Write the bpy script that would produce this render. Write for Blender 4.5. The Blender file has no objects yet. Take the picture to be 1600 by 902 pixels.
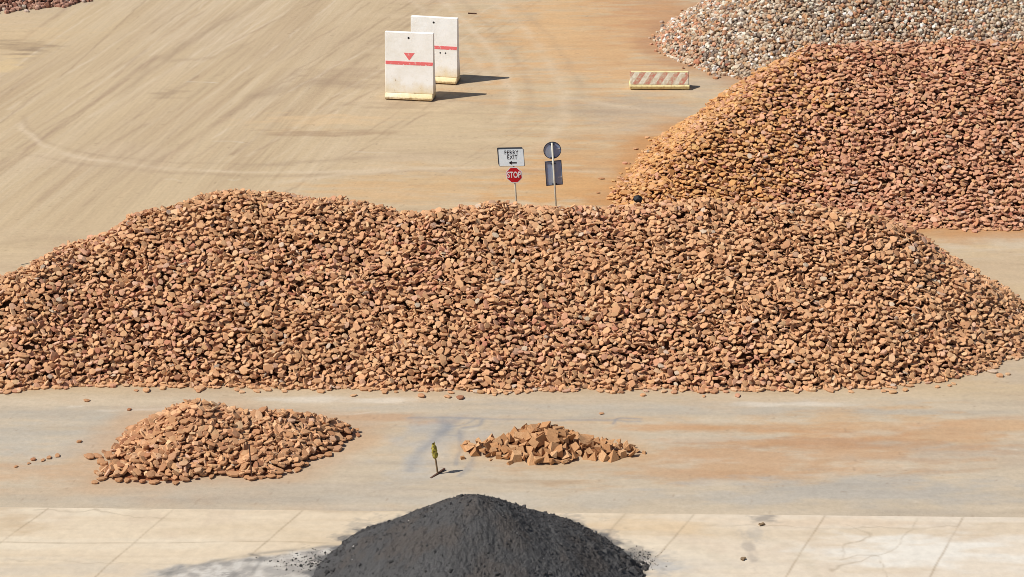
import bpy, bmesh, math, random
import numpy as np
from mathutils import Vector, Matrix
R = math.radians
random.seed(7); rng = np.random.default_rng(11)
SC = bpy.context.scene
COL = SC.collection
# ------------------------------------------------------------------ camera, sky, sun, exposure
CAM_H, PITCH, FPX = 27.0, R(22.0), 3330.0
cd = bpy.data.cameras.new('camera'); cam = bpy.data.objects.new('camera', cd); COL.objects.link(cam)
cam.location = (0, 0, CAM_H); cam.rotation_euler = (R(90) - PITCH, 0, 0)
cd.sensor_width = 36; cd.lens = 36 * FPX / 1600; cd.clip_start = 0.5; cd.clip_end = 3000
SC.camera = cam
SUN_EL, SUN_AZ = R(51), R(19)          # azimuth: shadows run to +x, turned 16 deg away from the camera
to_sun = Vector((-math.cos(SUN_EL)*math.cos(SUN_AZ), -math.cos(SUN_EL)*math.sin(SUN_AZ), math.sin(SUN_EL)))
w = bpy.data.worlds.new('World'); SC.world = w; w.use_nodes = True
nt = w.node_tree; bg = nt.nodes['Background']
sky = nt.nodes.new('ShaderNodeTexSky'); sky.sky_type = 'NISHITA'; sky.sun_disc = False
sky.sun_elevation = SUN_EL; sky.sun_rotation = math.atan2(to_sun.x, to_sun.y) % (2*math.pi)
nt.links.new(sky.outputs[0], bg.inputs[0]); bg.inputs[1].default_value = 0.075
sl = bpy.data.lights.new('sun', 'SUN'); sl.energy = 4.8; sl.angle = R(0.5); sl.color = (1.0, 0.955, 0.88)
so = bpy.data.objects.new('sun', sl); COL.objects.link(so); so.rotation_euler = (-to_sun).to_track_quat('-Z', 'Y').to_euler()
SC.view_settings.view_transform = 'Standard'; SC.view_settings.look = 'None'
SC.cycles.filter_width = 0.85; SC.view_settings.exposure = 0.0; SC.view_settings.gamma = 1.0

# ------------------------------------------------------------------ helpers
def ratio(py):
    v = (py - 451.0) / FPX
    return (math.sin(PITCH) + v*math.cos(PITCH)) / (math.cos(PITCH) - v*math.sin(PITCH))
def G(px, py, h=0.0):                    # a place on the ground (or at height h)
    D = (CAM_H - h) / ratio(py)
    depth = D*math.cos(PITCH) + (CAM_H - h)*math.sin(PITCH)
    return ((px - 800.0)/FPX*depth, D)
def PX(x, y, z):                         # world -> photo position, arrays
    dy, dz = y, z - CAM_H
    depth = dy*math.cos(PITCH) - dz*math.sin(PITCH)
    up = dy*math.sin(PITCH) + dz*math.cos(PITCH)
    return 800 + FPX*x/depth, 451 - FPX*up/depth
K = 0.74
def S(r, g, b, k=K):
    f = lambda c: (c/255/12.92 if c/255 <= .04045 else ((c/255+.055)/1.055)**2.4)
    return np.array([f(r)*k, f(g)*k, f(b)*k])
_lat = rng.random((8, 256, 256)).astype(np.float32)
def vnoise(x, y, s=0):
    xi = np.floor(x).astype(int); yi = np.floor(y).astype(int)
    fx = x - xi; fy = y - yi; fx = fx*fx*(3-2*fx); fy = fy*fy*(3-2*fy)
    L = _lat[s % 8]; a = xi & 255; b = yi & 255; a1 = (xi+1) & 255; b1 = (yi+1) & 255
    return (L[a, b]*(1-fx)+L[a1, b]*fx)*(1-fy) + (L[a, b1]*(1-fx)+L[a1, b1]*fx)*fy
def fbm(x, y, s=0, o=4):
    t = 0; a = .5; n = 0
    for k in range(o):
        t = t + a*vnoise(x*2**k + 17.3*k, y*2**k + 9.1*k, s+k); n += a; a *= .55
    return t/n
def smooth(e0, e1, x):
    t = np.clip((x-e0)/(e1-e0), 0, 1); return t*t*(3-2*t)

def tag(o, label=None, cat=None, group=None, kind=None):
    if label: o['label'] = label
    if cat: o['category'] = cat
    if group: o['group'] = group
    if kind: o['kind'] = kind
    return o
def mesh_np(name, V, F, mat, cols=None, smooth_=False, attr='tint'):
    """F: list of (n_sides, int array [m, n_sides])"""
    me = bpy.data.meshes.new(name)
    V = np.asarray(V, np.float32)
    me.vertices.add(len(V)); me.vertices.foreach_set('co', V.ravel())
    idx = np.concatenate([f.ravel() for n, f in F]).astype(np.int32)
    tot = np.concatenate([np.full(len(f), n) for n, f in F]).astype(np.int32)
    st = np.concatenate([[0], np.cumsum(tot)[:-1]]).astype(np.int32)
    me.loops.add(len(idx)); me.loops.foreach_set('vertex_index', idx)
    me.polygons.add(len(tot)); me.polygons.foreach_set('loop_start', st)
    me.polygons.foreach_set('use_smooth', np.full(len(tot), smooth_, bool))
    me.update(calc_edges=True)
    if cols is not None:
        a = me.attributes.new(attr, 'FLOAT_COLOR', 'POINT')
        c = np.ones((len(V), 4), np.float32); c[:, :cols.shape[1]] = cols
        a.data.foreach_set('color', c.ravel())
    me.materials.append(mat); me.validate()
    return me
def link(name, me, parent=None):
    o = bpy.data.objects.new(name, me); COL.objects.link(o)
    if parent: o.parent = parent
    return o
def empty(name, loc=(0, 0, 0), rot=(0, 0, 0)):
    o = bpy.data.objects.new(name, None); COL.objects.link(o); o.location = loc; o.rotation_euler = rot
    o.empty_display_size = .2
    return o
def bm_obj(name, bm, mat, parent=None, smooth_=False):
    bmesh.ops.recalc_face_normals(bm, faces=bm.faces[:])
    me = bpy.data.meshes.new(name); bm.to_mesh(me); bm.free()
    if mat: me.materials.append(mat)
    for p in me.polygons: p.use_smooth = smooth_
    return link(name, me, parent)
def box(bm, c, s, rot=None):
    r = bmesh.ops.create_cube(bm, size=1.0)
    M = Matrix.Translation(c) @ (rot.to_4x4() if rot else Matrix()) @ Matrix.Diagonal((*s, 1))
    bmesh.ops.transform(bm, matrix=M, verts=r['verts'])
    return r['verts']
def tube(bm, a, b, r0, r1=None, n=12):
    a = Vector(a); b = Vector(b); d = b - a
    r = bmesh.ops.create_cone(bm, cap_ends=True, segments=n, radius1=r0, radius2=r0 if r1 is None else r1, depth=d.length)
    M = Matrix.Translation((a+b)/2) @ d.to_track_quat('Z', 'Y').to_matrix().to_4x4()
    bmesh.ops.transform(bm, matrix=M, verts=r['verts'])
def prism(bm, prof, x0, x1, axis='x'):
    """prof: (y, z) outline extruded along x; or (x, z) outline along y"""
    f = (lambda p, t: (t, p[0], p[1])) if axis == 'x' else (lambda p, t: (p[0], t, p[1]))
    A = [bm.verts.new(f(p, x0)) for p in prof]; B = [bm.verts.new(f(p, x1)) for p in prof]
    bm.faces.new(A); bm.faces.new(B[::-1]); n = len(prof)
    for i in range(n): bm.faces.new((A[i], A[(i+1) % n], B[(i+1) % n], B[i]))

# ------------------------------------------------------------------ materials
class NT:
    def __init__(s, name, rough=.85, spec=.2):
        s.m = bpy.data.materials.new(name); s.m.use_nodes = True; s.t = s.m.node_tree
        s.b = s.t.nodes['Principled BSDF']; s.b.inputs['Roughness'].default_value = rough
        s.b.inputs['Specular IOR Level'].default_value = spec
    def n(s, ty, **kw):
        x = s.t.nodes.new(ty)
        for k, v in kw.items():
            if k in x.inputs: x.inputs[k].default_value = v
            else: setattr(x, k, v)
        return x
    def l(s, a, b): s.t.links.new(a, b)
    def noise(s, scale, detail=4, rough=.6, vec=None):
        x = s.n('ShaderNodeTexNoise', Scale=scale, Detail=detail, Roughness=rough)
        s.l(vec if vec else s.n('ShaderNodeTexCoord').outputs['Object'], x.inputs['Vector']); return x.outputs['Fac']
    def ramp(s, f, a, b, c0=0, c1=1):
        x = s.n('ShaderNodeMapRange', **{'From Min': a, 'From Max': b, 'To Min': c0, 'To Max': c1}); s.l(f, x.inputs['Value']); return x.outputs[0]
    def mix(s, f, a, b, mode='MIX'):
        x = s.t.nodes.new('ShaderNodeMix'); x.data_type = 'RGBA'; x.blend_type = mode
        for v, i in ((f, 0), (a, 6), (b, 7)):
            if hasattr(v, 'links'): s.l(v, x.inputs[i])
            elif i == 0: x.inputs[0].default_value = v
            else: x.inputs[i].default_value = (*v, 1)
        return x.outputs[2]
    def math(s, op, a, b=None, c=None):
        x = s.t.nodes.new('ShaderNodeMath'); x.operation = op
        for i, v in enumerate((a, b, c)):
            if v is None: continue
            if hasattr(v, 'links'): s.l(v, x.inputs[i])
            else: x.inputs[i].default_value = v
        return x.outputs[0]
    def bump(s, h, strength=.3, dist=.02):
        x = s.n('ShaderNodeBump', Strength=strength, Distance=dist); s.l(h, x.inputs['Height']); s.l(x.outputs[0], s.b.inputs['Normal'])
    def color(s, c):
        if hasattr(c, 'links'): s.l(c, s.b.inputs['Base Color'])
        else: s.b.inputs['Base Color'].default_value = (*c, 1)
        return s

def attr_mat(name, scale, amp, bumps=(.3, .02), rough=.9, fine=None):
    t = NT(name, rough, .15)
    a = t.n('ShaderNodeAttribute', attribute_name='tint')
    nz = t.noise(scale, 5, .65)
    g = t.ramp(nz, .25, .75, 1-amp, 1+amp)
    gc = t.n('ShaderNodeCombineColor')
    for i in range(3): t.l(g, gc.inputs[i])
    c = t.mix(1.0, a.outputs['Color'], gc.outputs[0], 'MULTIPLY')
    t.color(c)
    t.bump(t.noise(scale*2.0, 6, .7), *bumps)
    return t.m
def ground_mat():
    t = NT('dusty_concrete', .92, .12)
    a = t.n('ShaderNodeAttribute', attribute_name='tint'); tc = t.n('ShaderNodeTexCoord')
    def streak(ang, sx, sy):
        mp = t.n('ShaderNodeMapping'); mp.inputs['Rotation'].default_value = (0, 0, ang); mp.inputs['Scale'].default_value = (sx, sy, 1)
        v = t.n('ShaderNodeVectorRotate'); v.rotation_type = 'Z_AXIS'; v.inputs['Angle'].default_value = -ang; t.l(tc.outputs['Object'], v.inputs['Vector'])
        m2 = t.n('ShaderNodeVectorMath', operation='MULTIPLY'); t.l(v.outputs[0], m2.inputs[0]); m2.inputs[1].default_value = (sx, sy, 1)
        return t.noise(1.0, 6, .72, m2.outputs[0])
    d = streak(STREAK, .10, 2.4); h = streak(.03, .22, 1.3); d2 = streak(STREAK+.10, .12, 7.5)
    d = t.math('ADD', t.math('MULTIPLY', d, .35), t.math('MULTIPLY', d2, .65)); h = t.math('ADD', t.math('MULTIPLY', h, .6), t.math('MULTIPLY', t.noise(1.7, 7, .7), .4))
    mixv = t.n('ShaderNodeMix'); t.l(a.outputs['Alpha'], mixv.inputs[0]); t.l(h, mixv.inputs[2]); t.l(d, mixv.inputs[3])
    g = t.math('MULTIPLY', t.ramp(mixv.outputs[0], .32, .68, .89, 1.09), t.ramp(t.noise(6, 8, .9), .32, .68, .86, 1.12))
    speck = t.ramp(t.noise(24, 2, .5), .74, .80, 1, .78); g = t.math('MULTIPLY', g, speck)
    gc = t.n('ShaderNodeCombineColor')
    for i in range(3): t.l(g, gc.inputs[i])
    t.color(t.mix(1.0, a.outputs['Color'], gc.outputs[0], 'MULTIPLY')); t.bump(t.noise(9, 6, .75), .35, .015); return t.m
_a0 = G(0, 289); _a1 = G(396, 0); STREAK = math.atan2(_a1[1]-_a0[1], _a1[0]-_a0[0])
M_ground = ground_mat()
M_apron = attr_mat('pale_concrete', 3.5, .10, (.3, .012))
M_stone = attr_mat('rusty_stone', 14.0, .10, (.15, .01))
M_coal = attr_mat('black_coal_dust', 24.0, .32, (1.0, .04))
def obj_stone_mat():
    t = NT('tan_stone', .9, .15)
    oi = t.n('ShaderNodeObjectInfo')
    cr = t.n('ShaderNodeValToRGB'); t.l(oi.outputs['Random'], cr.inputs[0])
    e = cr.color_ramp.elements
    e[0].position = 0; e[0].color = (*S(206, 146, 106, .68), 1); e[1].position = 1; e[1].color = (*S(230, 186, 146, .68), 1)
    for p, c in ((.2, (224, 170, 126)), (.45, (212, 158, 114)), (.7, (226, 174, 130)), (.85, (192, 132, 96))):
        q = e.new(p); q.color = (*S(*c, .68), 1)
    nz = t.noise(11, 5, .65); c = t.mix(t.ramp(nz, .45, .9), cr.outputs[0], S(190, 138, 100))
    t.color(c); t.bump(t.noise(26, 5, .7), .5, .02); return t.m
M_ostone = obj_stone_mat()
def obj_block_mat():
    t = NT('ochre_block', .9, .15)
    oi = t.n('ShaderNodeObjectInfo')
    cr = t.n('ShaderNodeValToRGB'); t.l(oi.outputs['Random'], cr.inputs[0])
    e = cr.color_ramp.elements
    e[0].position = 0; e[0].color = (*S(200, 146, 100, .72), 1); e[1].position = 1; e[1].color = (*S(234, 190, 144, .8), 1)
    q = e.new(.5); q.color = (*S(218, 164, 116, .76), 1)
    c = t.mix(t.ramp(t.noise(9, 5, .65), .4, .75), cr.outputs[0], S(186, 136, 94))
    t.color(c); t.bump(t.noise(24, 5, .7), .5, .02); return t.m
M_block = obj_block_mat()
def plain(name, c, rough=.6, spec=.4, metal=0, wear=None, scale=6, lo=.45, hi=.65):
    t = NT(name, rough, spec); t.b.inputs['Metallic'].default_value = metal
    if wear is None: wear = tuple(np.array(c)*.8)
    t.color(t.mix(t.ramp(t.noise(scale, 5, .7), lo, hi), c, wear)); return t.m
M_galv = plain('galvanised_steel', S(176, 176, 170, 1), .45, .5, .3)
M_pole = plain('pale_pole', S(214, 208, 190, .9), .5, .4)
M_signwhite = plain('sign_white', S(232, 242, 246, 1), .5, .4, wear=S(222, 232, 238, 1))
M_signback = plain('sign_back_grey', S(150, 168, 200, 1), .55, .4, wear=S(178, 184, 188, 1), scale=1.8)
M_signdark = plain('sign_back_dark', S(52, 58, 70, 1), .55, .4)
M_rim = plain('sign_rim', S(128, 132, 136, 1), .5, .4)
M_red = plain('sign_red', S(196, 22, 36, .9), .45, .4)
M_black = plain('sign_black', S(22, 22, 28, 1), .5, .3)
M_white = plain('letter_white', S(240, 240, 240, .9), .5, .3)
M_hole_shade = plain('hole_shade_black', (.01, .01, .01), .9, .1)  # near-black colour stands for the shade inside the wall holes
M_wood = plain('weathered_wood', S(150, 126, 98, .8), .85, .2, scale=20)
M_cloth = plain('olive_cloth', S(196, 180, 84, .9), .85, .15, wear=S(92, 84, 44, .9), scale=14, lo=.4, hi=.6)
M_rust = plain('rusty_rod', S(98, 70, 58, .9), .8, .3)
M_wire = plain('grey_wire', S(120, 116, 108, .8), .6, .4)

# ------------------------------------------------------------------ heap shapes
class Heap:
    def __init__(s, pts, tan=.6745, amp=.28, wl=2.2, seed=0, r0=.35, flare=0.0):
        P = []
        for a, b in zip(pts[:-1], pts[1:]):
            n = max(2, int(math.hypot(b[0]-a[0], b[1]-a[1])/.5))
            for k in range(n): P.append([a[i]+(b[i]-a[i])*k/n for i in range(3)])
        P.append(list(pts[-1]))
        s.P = np.array(P); s.tan = tan; s.amp = amp; s.wl = wl; s.seed = seed; s.r0 = r0
        R_ = s.P[:, 2]/tan
        s.box = (min(s.P[:, 0]-R_)-1, max(s.P[:, 0]+R_)+1, min(s.P[:, 1]-R_)-1, max(s.P[:, 1]+R_)+1)
    def base(s, x, y):
        x = np.asarray(x, float); y = np.asarray(y, float); best = np.full(x.shape, -9.)
        for cx, cy, h in s.P:
            d = np.sqrt((x-cx)**2+(y-cy)**2 + s.r0**2) - s.r0
            best = np.maximum(best, h - s.tan*d)
        return best
    def z(s, x, y):
        b = s.base(x, y)
        n = (fbm(x/s.wl+50, y/s.wl+50, s.seed, 4)-.5)*2
        return b + n*s.amp*smooth(-.4, 1.2, b) + (fbm(x/.8+9, y/.8+5, s.seed+3, 2)-.5)*.25*s.amp/.28
    def grad(s, x, y, e=.12):
        return (s.z(x+e, y)-s.z(x-e, y))/(2*e), (s.z(x, y+e)-s.z(x, y-e))/(2*e)
def crest(lst, tan=.6745, dt=0, db=0):
    out = []
    for px, yt, yb in lst:
        yt += dt; yb += db; D0 = CAM_H/ratio(yb); r = ratio(yt); D = (CAM_H + tan*D0)/(r+tan); h = max(.05, tan*(D-D0))
        depth = D*math.cos(PITCH)+(CAM_H-h)*math.sin(PITCH)
        out.append(((px-800)/FPX*depth, D, h))
    return out
H_main = Heap(crest([(-330, 592, 610), (-200, 530, 610), (0, 432, 612), (60, 406, 616), (130, 372, 612), (220, 328, 608), (340, 292, 610), (420, 297, 610),
    (500, 306, 611), (560, 306, 612), (610, 320, 612), (650, 322, 614), (700, 314, 616), (800, 309, 616), (900, 311, 614), (1000, 313, 614), (1100, 309, 615),
    (1200, 309, 615), (1300, 310, 612), (1358, 321, 603)], dt=12, db=-11), amp=.32, seed=1)
H_red = Heap([(6.3, 75.8, 1.7)] + crest([(1265, 76, 338), (1330, 74, 346), (1400, 70, 350), (1500, 62, 354), (1600, 66, 356), (1800, 66, 356), (2050, 90, 356), (2300, 140, 350)], .78), tan=.78, amp=.3, seed=2)
yw = 98.0
H_white = Heap([(14.3, yw, 5.1), (18, yw+.6, 5.6), (24, yw+.5, 5.8), (32, yw, 5.8), (42, yw, 5.0), (50, yw, 3)], tan=.72, amp=.3, seed=3)
H_far = Heap([(-50, 111, 4), (-40, 110.5, 4.4), (-31, 110.3, 4.4), (-26.2, 110, 3.9)], tan=.66, amp=.25, seed=4)
H_small = Heap([(-11.8, 54.1, .05), (-11.2, 54.1, .17), (-10.5, 54.3, .44), (-9.9, 54.6, .80), (-9.4, 54.8, 1.10), (-9.05, 54.9, 1.34), (-8.7, 54.9, 1.24), (-7.6, 55.0, .98), (-6.6, 55.1, .95), (-5.95, 55.35, .7), (-5.3, 55.55, .42), (-4.9, 55.6, .25)], tan=.62, amp=.10, wl=1.2, seed=5, r0=.1)
H_small.P = np.concatenate([H_small.P, [(-11.3, 53.6, .14), (-11.25, 53.0, .16), (-10.9, 53.15, .28), (-10.4, 53.2, .38), (-9.9, 53.3, .48), (-9.4, 53.3, .5), (-7.2, 53.5, .45), (-6.7, 53.55, .38), (-6.3, 53.7, .32)]])
H_block = Heap([(-1.15, 54.55, .10), (-.7, 54.5, .2), (-.2, 54.55, .28), (.3, 54.6, .42), (.7, 54.7, .54), (.95, 54.7, .64), (1.3, 54.65, .48), (2.0, 54.5, .30), (2.7, 54.4, .26), (3.2, 54.45, .16)], tan=.60, amp=.06, wl=1.0, seed=6, r0=.08)
H_coal = Heap([(-2.2, 46.6, 1.62), (-1.15, 46.7, 2.45), (-.9, 46.7, 2.62), (-.65, 46.6, 2.5)], tan=.63, amp=.10, wl=1.5, seed=7, r0=.12)

# ------------------------------------------------------------------ ground painting
def seg_dist(x, y, pts):
    d = np.full(x.shape, 1e9)
    for (ax, ay), (bx, by) in zip(pts[:-1], pts[1:]):
        vx, vy = bx-ax, by-ay; L = vx*vx+vy*vy+1e-9
        t = np.clip(((x-ax)*vx+(y-ay)*vy)/L, 0, 1)
        d = np.minimum(d, np.hypot(x-ax-t*vx, y-ay-t*vy))
    return d
def curve_pts(pp, n=10):                # Catmull-Rom through photo points, laid on the ground
    P = [np.array(G(*p)) for p in pp]
    if len(P) < 3: return [tuple(p) for p in P]
    P = [2*P[0]-P[1]] + P + [2*P[-1]-P[-2]]; out = []
    for i in range(1, len(P)-2):
        for k in range(n):
            t = k/n; a, b, c, d = P[i-1:i+3]
            out.append(tuple(.5*((2*b)+(-a+c)*t+(2*a-5*b+4*c-d)*t*t+(-a+3*b-3*c+d)*t**3)))
    out.append(tuple(P[-2])); return out
class Canvas:
    def __init__(s, x, y, base): s.x = x; s.y = y; s.c = np.tile(base, x.shape+(1,)).astype(float)
    def blend(s, m, col): s.c += (np.asarray(col)-s.c)*np.clip(m, 0, 1)[..., None]
    def stroke(s, pp, w, col, a=.5, brk=.5, warp=.15, nlen=3., seed=0):
        pts = curve_pts(pp); A = np.array(pts); mgn = w*3+1
        m = (s.x > A[:, 0].min()-mgn) & (s.x < A[:, 0].max()+mgn) & (s.y > A[:, 1].min()-mgn) & (s.y < A[:, 1].max()+mgn)
        x = s.x[m]; y = s.y[m]
        wx = x+(fbm(x/1.3, y/1.3, seed)-.5)*warp*2; wy = y+(fbm(x/1.3+40, y/1.3, seed+1)-.5)*warp*2
        d = seg_dist(wx, wy, pts); k = np.exp(-(d/w)**2)
        k *= a*(1-brk+brk*smooth(.3, .65, fbm(x/nlen*2, y/nlen*2, seed+2, 4)))
        s.c[m] += (np.asarray(col)-s.c[m])*k[:, None]
    def blob(s, px, py, rx, ry, col, a=.5, seed=0, rag=.8, aniso=(1.2, .35), ang=0.):
        """soft ragged patch, radii in photo pixels at that spot"""
        cx, cy = G(px, py); ex, _ = G(px+rx, py); _, ey = G(px, py-ry)
        RX, RY = ex-cx, ey-cy; dx = s.x-cx; dy = s.y-cy
        ca, sa = math.cos(ang), math.sin(ang); u = (dx*ca+dy*sa)/RX; v = (-dx*sa+dy*ca)/RY
        m = (np.abs(u) < 2.5) & (np.abs(v) < 2.5); u = u[m]; v = v[m]; x = s.x[m]; y = s.y[m]
        n = fbm((x*ca+y*sa)/aniso[0], (-x*sa+y*ca)/aniso[1], seed, 5)
        k = smooth(1.0, .1, np.sqrt(u*u+v*v)*(1-rag*.3) + (n-.5)*rag*2.3)*a
        s.c[m] += (np.asarray(col)-s.c[m])*k[:, None]

def grid_mesh(name, xs, ys, colfn, mat, zf=None, shear=None):
    X, Y = np.meshgrid(xs, ys)
    if shear is not None: Y = Y + shear(X)
    Z = np.zeros_like(X) if zf is None else zf(X, Y)
    c = colfn(X, Y)
    c = c.reshape(-1, c.shape[-1]); V = np.stack([X, Y, Z], -1).reshape(-1, 3); ny, nx = X.shape
    i = np.arange((ny-1)*(nx-1)); r = i//(nx-1); q = i % (nx-1); a = r*nx+q
    F = np.stack([a, a+1, a+nx+1, a+nx], -1)
    return mesh_np(name, V, [(4, F)], mat, c, smooth_=True)

def heap_dust(c, heap, col, reach, a, seed):
    b = heap.base(c.x, c.y)/heap.tan            # about minus the distance from the toe
    n = fbm(c.x/1.6, c.y/.9, seed, 4)
    c.blend(smooth(-reach, .1, b + (n-.5)*reach*1.3)*a, col)

def paint_ground(x, y):
    px, py = PX(x, y, 0*x)
    base = S(215, 191, 155); C = Canvas(x, y, base)
    # broad tone
    n = fbm(x/14, y/14, 1, 4); C.blend(smooth(.35, .7, n)*.45, S(200, 176, 146))
    n = fbm(x/5+9, y/3, 2, 4); C.blend(smooth(.5, .8, n)*.35, S(220, 196, 166))
    # long diagonal tyre streaks over the upper left yard
    a0 = np.array(G(0, 289)); a1 = np.array(G(396, 0)); d = (a1-a0)/np.linalg.norm(a1-a0)
    bend = .012*(x+14)
    u = x*d[0]+y*d[1]; v = -x*d[1]+y*d[0] + 2.2*fbm(x/40, y/40, 3, 2) + .05*np.maximum(0, x+6)**1.2*0
    area = smooth(640, 420, px+.35*py)*smooth(120, 40, -px*0+ (py-300)*.9+ px*.0) if False else smooth(760, 480, px+.25*py)*smooth(400, 330, py)
    area = area*(1-smooth(130, 60, px+py*.9)*.6*smooth(170, 90, py))
    vary = .35+.65*smooth(.35, .65, fbm(x/7, y/9, 0, 3))
    for (w_, L, s, al) in ((.20, 12, 4, .34), (.5, 20, 5, .20), (1.8, 26, 6, .26)):
        n = fbm(u/L, v/w_, s, 4)
        C.blend(area*vary*smooth(.5, .8, n)*al, S(176, 148, 120)); C.blend(area*vary*smooth(.5, .22, n)*al, S(228, 208, 180))
    # gentle streaks running across, everywhere else
    oth = np.clip(1-area, 0, 1)
    for (w_, L, s, al) in ((.5, 4, 1, .26), (1.4, 9, 2, .34), (.2, 2, 7, .16)):
        n = fbm((x+.15*y)/L, (y+.06*x+1.4*fbm(x/9, y/9, 5, 2))/w_, s, 3)
        C.blend(oth*smooth(.52, .8, n)*al, S(188, 162, 134)); C.blend(oth*smooth(.5, .2, n)*al, S(224, 200, 170))
    rs = random.Random(5)
    for i in range(64):
        qx, qy = rs.uniform(-60, 620), rs.uniform(-10, 330); L = rs.uniform(90, 480)
        if qx < 150 and qy < 120: continue
        sl = .74 - .14*min(1, max(0, qx/500)) + rs.gauss(0, .06); bw = rs.gauss(0, 5); C.stroke([(qx, qy), (qx+L*.5, qy-L*.5*sl+bw), (qx+L, qy-L*sl)], rs.choice([.06, .07, .08, .1, .16]), rs.choice([S(172, 146, 120), S(180, 154, 128), S(232, 212, 184)]), rs.uniform(.25, .6), .8, .12, 3.5, i)
    # orange dust on the upper right of the yard
    C.blob(930, 60, 190, 90, S(222, 176, 126), .75, 1, ang=.05)
    C.blob(1040, 20, 90, 60, S(204, 152, 110), .6, 2)
    C.blob(860, 40, 60, 60, S(230, 190, 142), .55, 3)
    C.blob(880, 290, 160, 34, S(222, 172, 116), .85, 4); C.blob(700, 285, 170, 26, S(218, 182, 136), .6, 5)
    C.blob(930, 250, 110, 50, S(216, 168, 116), .6, 6); C.blob(1000, 190, 110, 40, S(210, 178, 142), .5, 7)
    C.blob(600, 300, 120, 18, S(224, 184, 136), .6, 2)
    C.blob(990, 170, 120, 26, S(192, 176, 156), .55, 3); C.blob(1090, 135, 80, 16, S(200, 182, 160), .6, 1)
    C.blob(560, 120, 120, 14, S(178, 152, 126), .4, 5); C.blob(520, 190, 110, 12, S(228, 196, 154), .6, 6)
    C.blob(530, 208, 100, 6, S(170, 140, 112), .5, 7); C.blob(640, 162, 80, 10, S(170, 146, 122), .45, 2)
    C.blob(30, 75, 60, 12, S(150, 128, 106), .75, 1); C.blob(20, 60, 90, 30, S(222, 194, 154), .5, 2); C.blob(10, 100, 30, 14, S(230, 202, 156), .7, 4)
    C.blob(270, 146, 26, 8, S(172, 148, 122), .5, 3)
    # curved tyre tracks
    D1, L1 = S(178, 154, 128), S(230, 208, 178)
    for i, (pp, w_, col, a) in enumerate([
        ([(30, 195), (60, 222), (110, 242), (200, 256), (330, 266), (480, 270), (620, 262)], .16, L1, .6),
        ([(36, 180), (48, 205), (90, 228), (170, 246), (300, 255), (460, 258)], .12, D1, .35),
        ([(0, 235), (120, 255), (260, 268), (420, 276), (640, 268), (800, 268), (980, 262)], .18, D1, .4),
        ([(690, 0), (735, 45), (770, 82), (795, 130), (800, 160), (780, 190)], .22, L1, .5),
        ([(720, 0), (765, 45), (800, 85), (825, 130), (826, 170), (800, 205)], .22, D1, .35),
        ([(770, 0), (830, 60), (860, 100), (880, 150), (870, 200), (830, 240)], .28, L1, .45),
        ([(640, 0), (700, 50), (745, 90), (760, 130)], .2, L1, .4),
        ([(810, 10), (860, 60), (900, 120), (905, 170)], .22, D1, .3),
        ([(400, 150), (500, 130), (560, 134), (600, 132)], .5, D1, .45),
        ([(700, 175), (780, 165), (860, 172), (960, 176)], .3, D1, .35),
        ([(380, 262), (560, 246), (740, 240), (900, 236)], .25, D1, .4),
        ([(420, 285), (600, 268), (760, 262), (960, 270)], .2, L1, .45),
        ([(860, 150), (930, 160), (1000, 172), (1060, 178)], .3, L1, .45),
        ([(255, 95), (300, 62), (360, 28), (410, 0)], .3, D1, .55),
        ([(180, 150), (250, 100), (330, 90), (380, 70)], .25, D1, .35),
        ([(0, 380), (90, 372), (170, 374), (250, 360)], .3, D1, .3),
        ([(730, 112), (760, 118), (830, 116)], .15, L1, .4)]):
        C.stroke(pp, w_, col, a, .55, .25, 3., i)
    # ground right of the main heap
    C.blob(1560, 375, 90, 20, S(216, 200, 178), .6, 3); C.blob(1590, 420, 60, 26, S(210, 186, 156), .5, 4)
    # working strip in front of the main heap
    st = smooth(600, 640, py)
    C.blend(st*.75, S(210, 195, 173))
    n = fbm((x+.3*y)/9, (y+.04*x)/.8, 4, 4); C.blend(st*smooth(.5, .75, n)*.55, S(188, 176, 160)); C.blend(st*smooth(.48, .25, n)*.4, S(222, 204, 178))
    n = fbm(x/4+3, (y+.03*x+.6*fbm(x/3, y/3, 1, 2))/.45, 6, 4); C.blend(st*smooth(.55, .8, n)*.22, S(180, 166, 148)); C.blend(st*smooth(.45, .2, n)*.3, S(226, 210, 188))
    n = fbm(x/2.2+3, y/1.0, 2, 5); C.blend(st*smooth(.56, .75, n)*.25, S(214, 180, 144))
    C.blob(1450, 668, 260, 22, S(214, 174, 130), .6, 1, rag=1.1); C.blob(1220, 712, 240, 24, S(206, 164, 124), .65, 2, ang=.05, rag=1.1)
    C.blob(1080, 742, 220, 16, S(204, 170, 134), .55, 3, rag=1.1); C.blob(1120, 668, 180, 8, S(210, 164, 120), .7, 4)
    C.blob(1000, 655, 120, 6, S(216, 182, 142), .5, 4); C.blob(1330, 690, 150, 10, S(188, 146, 110), .55, 6, rag=1.2, aniso=(.8, .25))
    for i, (pp, w_, a) in enumerate([([(1000, 720), (1150, 712), (1300, 698), (1450, 680), (1600, 664)], .45, .5), ([(1020, 738), (1180, 738), (1330, 722), (1500, 700), (1600, 694)], .3, .4),
            ([(1010, 664), (1150, 668), (1300, 669), (1440, 662), (1600, 652)], .18, .45), ([(1040, 690), (1200, 690), (1360, 676), (1500, 662)], .22, .35), ([(1010, 728), (1120, 746), (1240, 744), (1400, 728)], .25, .35), ([(1200, 706), (1330, 690), (1420, 680)], .12, .6)]):
        C.stroke(pp, w_, S(204, 158, 118), a*.75, .7, .25, 2.2, i)
    C.blob(1380, 770, 330, 24, S(192, 184, 172), .85, 5); C.blob(1520, 720, 180, 20, S(196, 178, 158), .5, 6)
    C.blob(1040, 640, 420, 14, S(196, 186, 170), .7, 7); C.blob(1560, 570, 80, 50, S(196, 180, 160), .6, 1)
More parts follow.
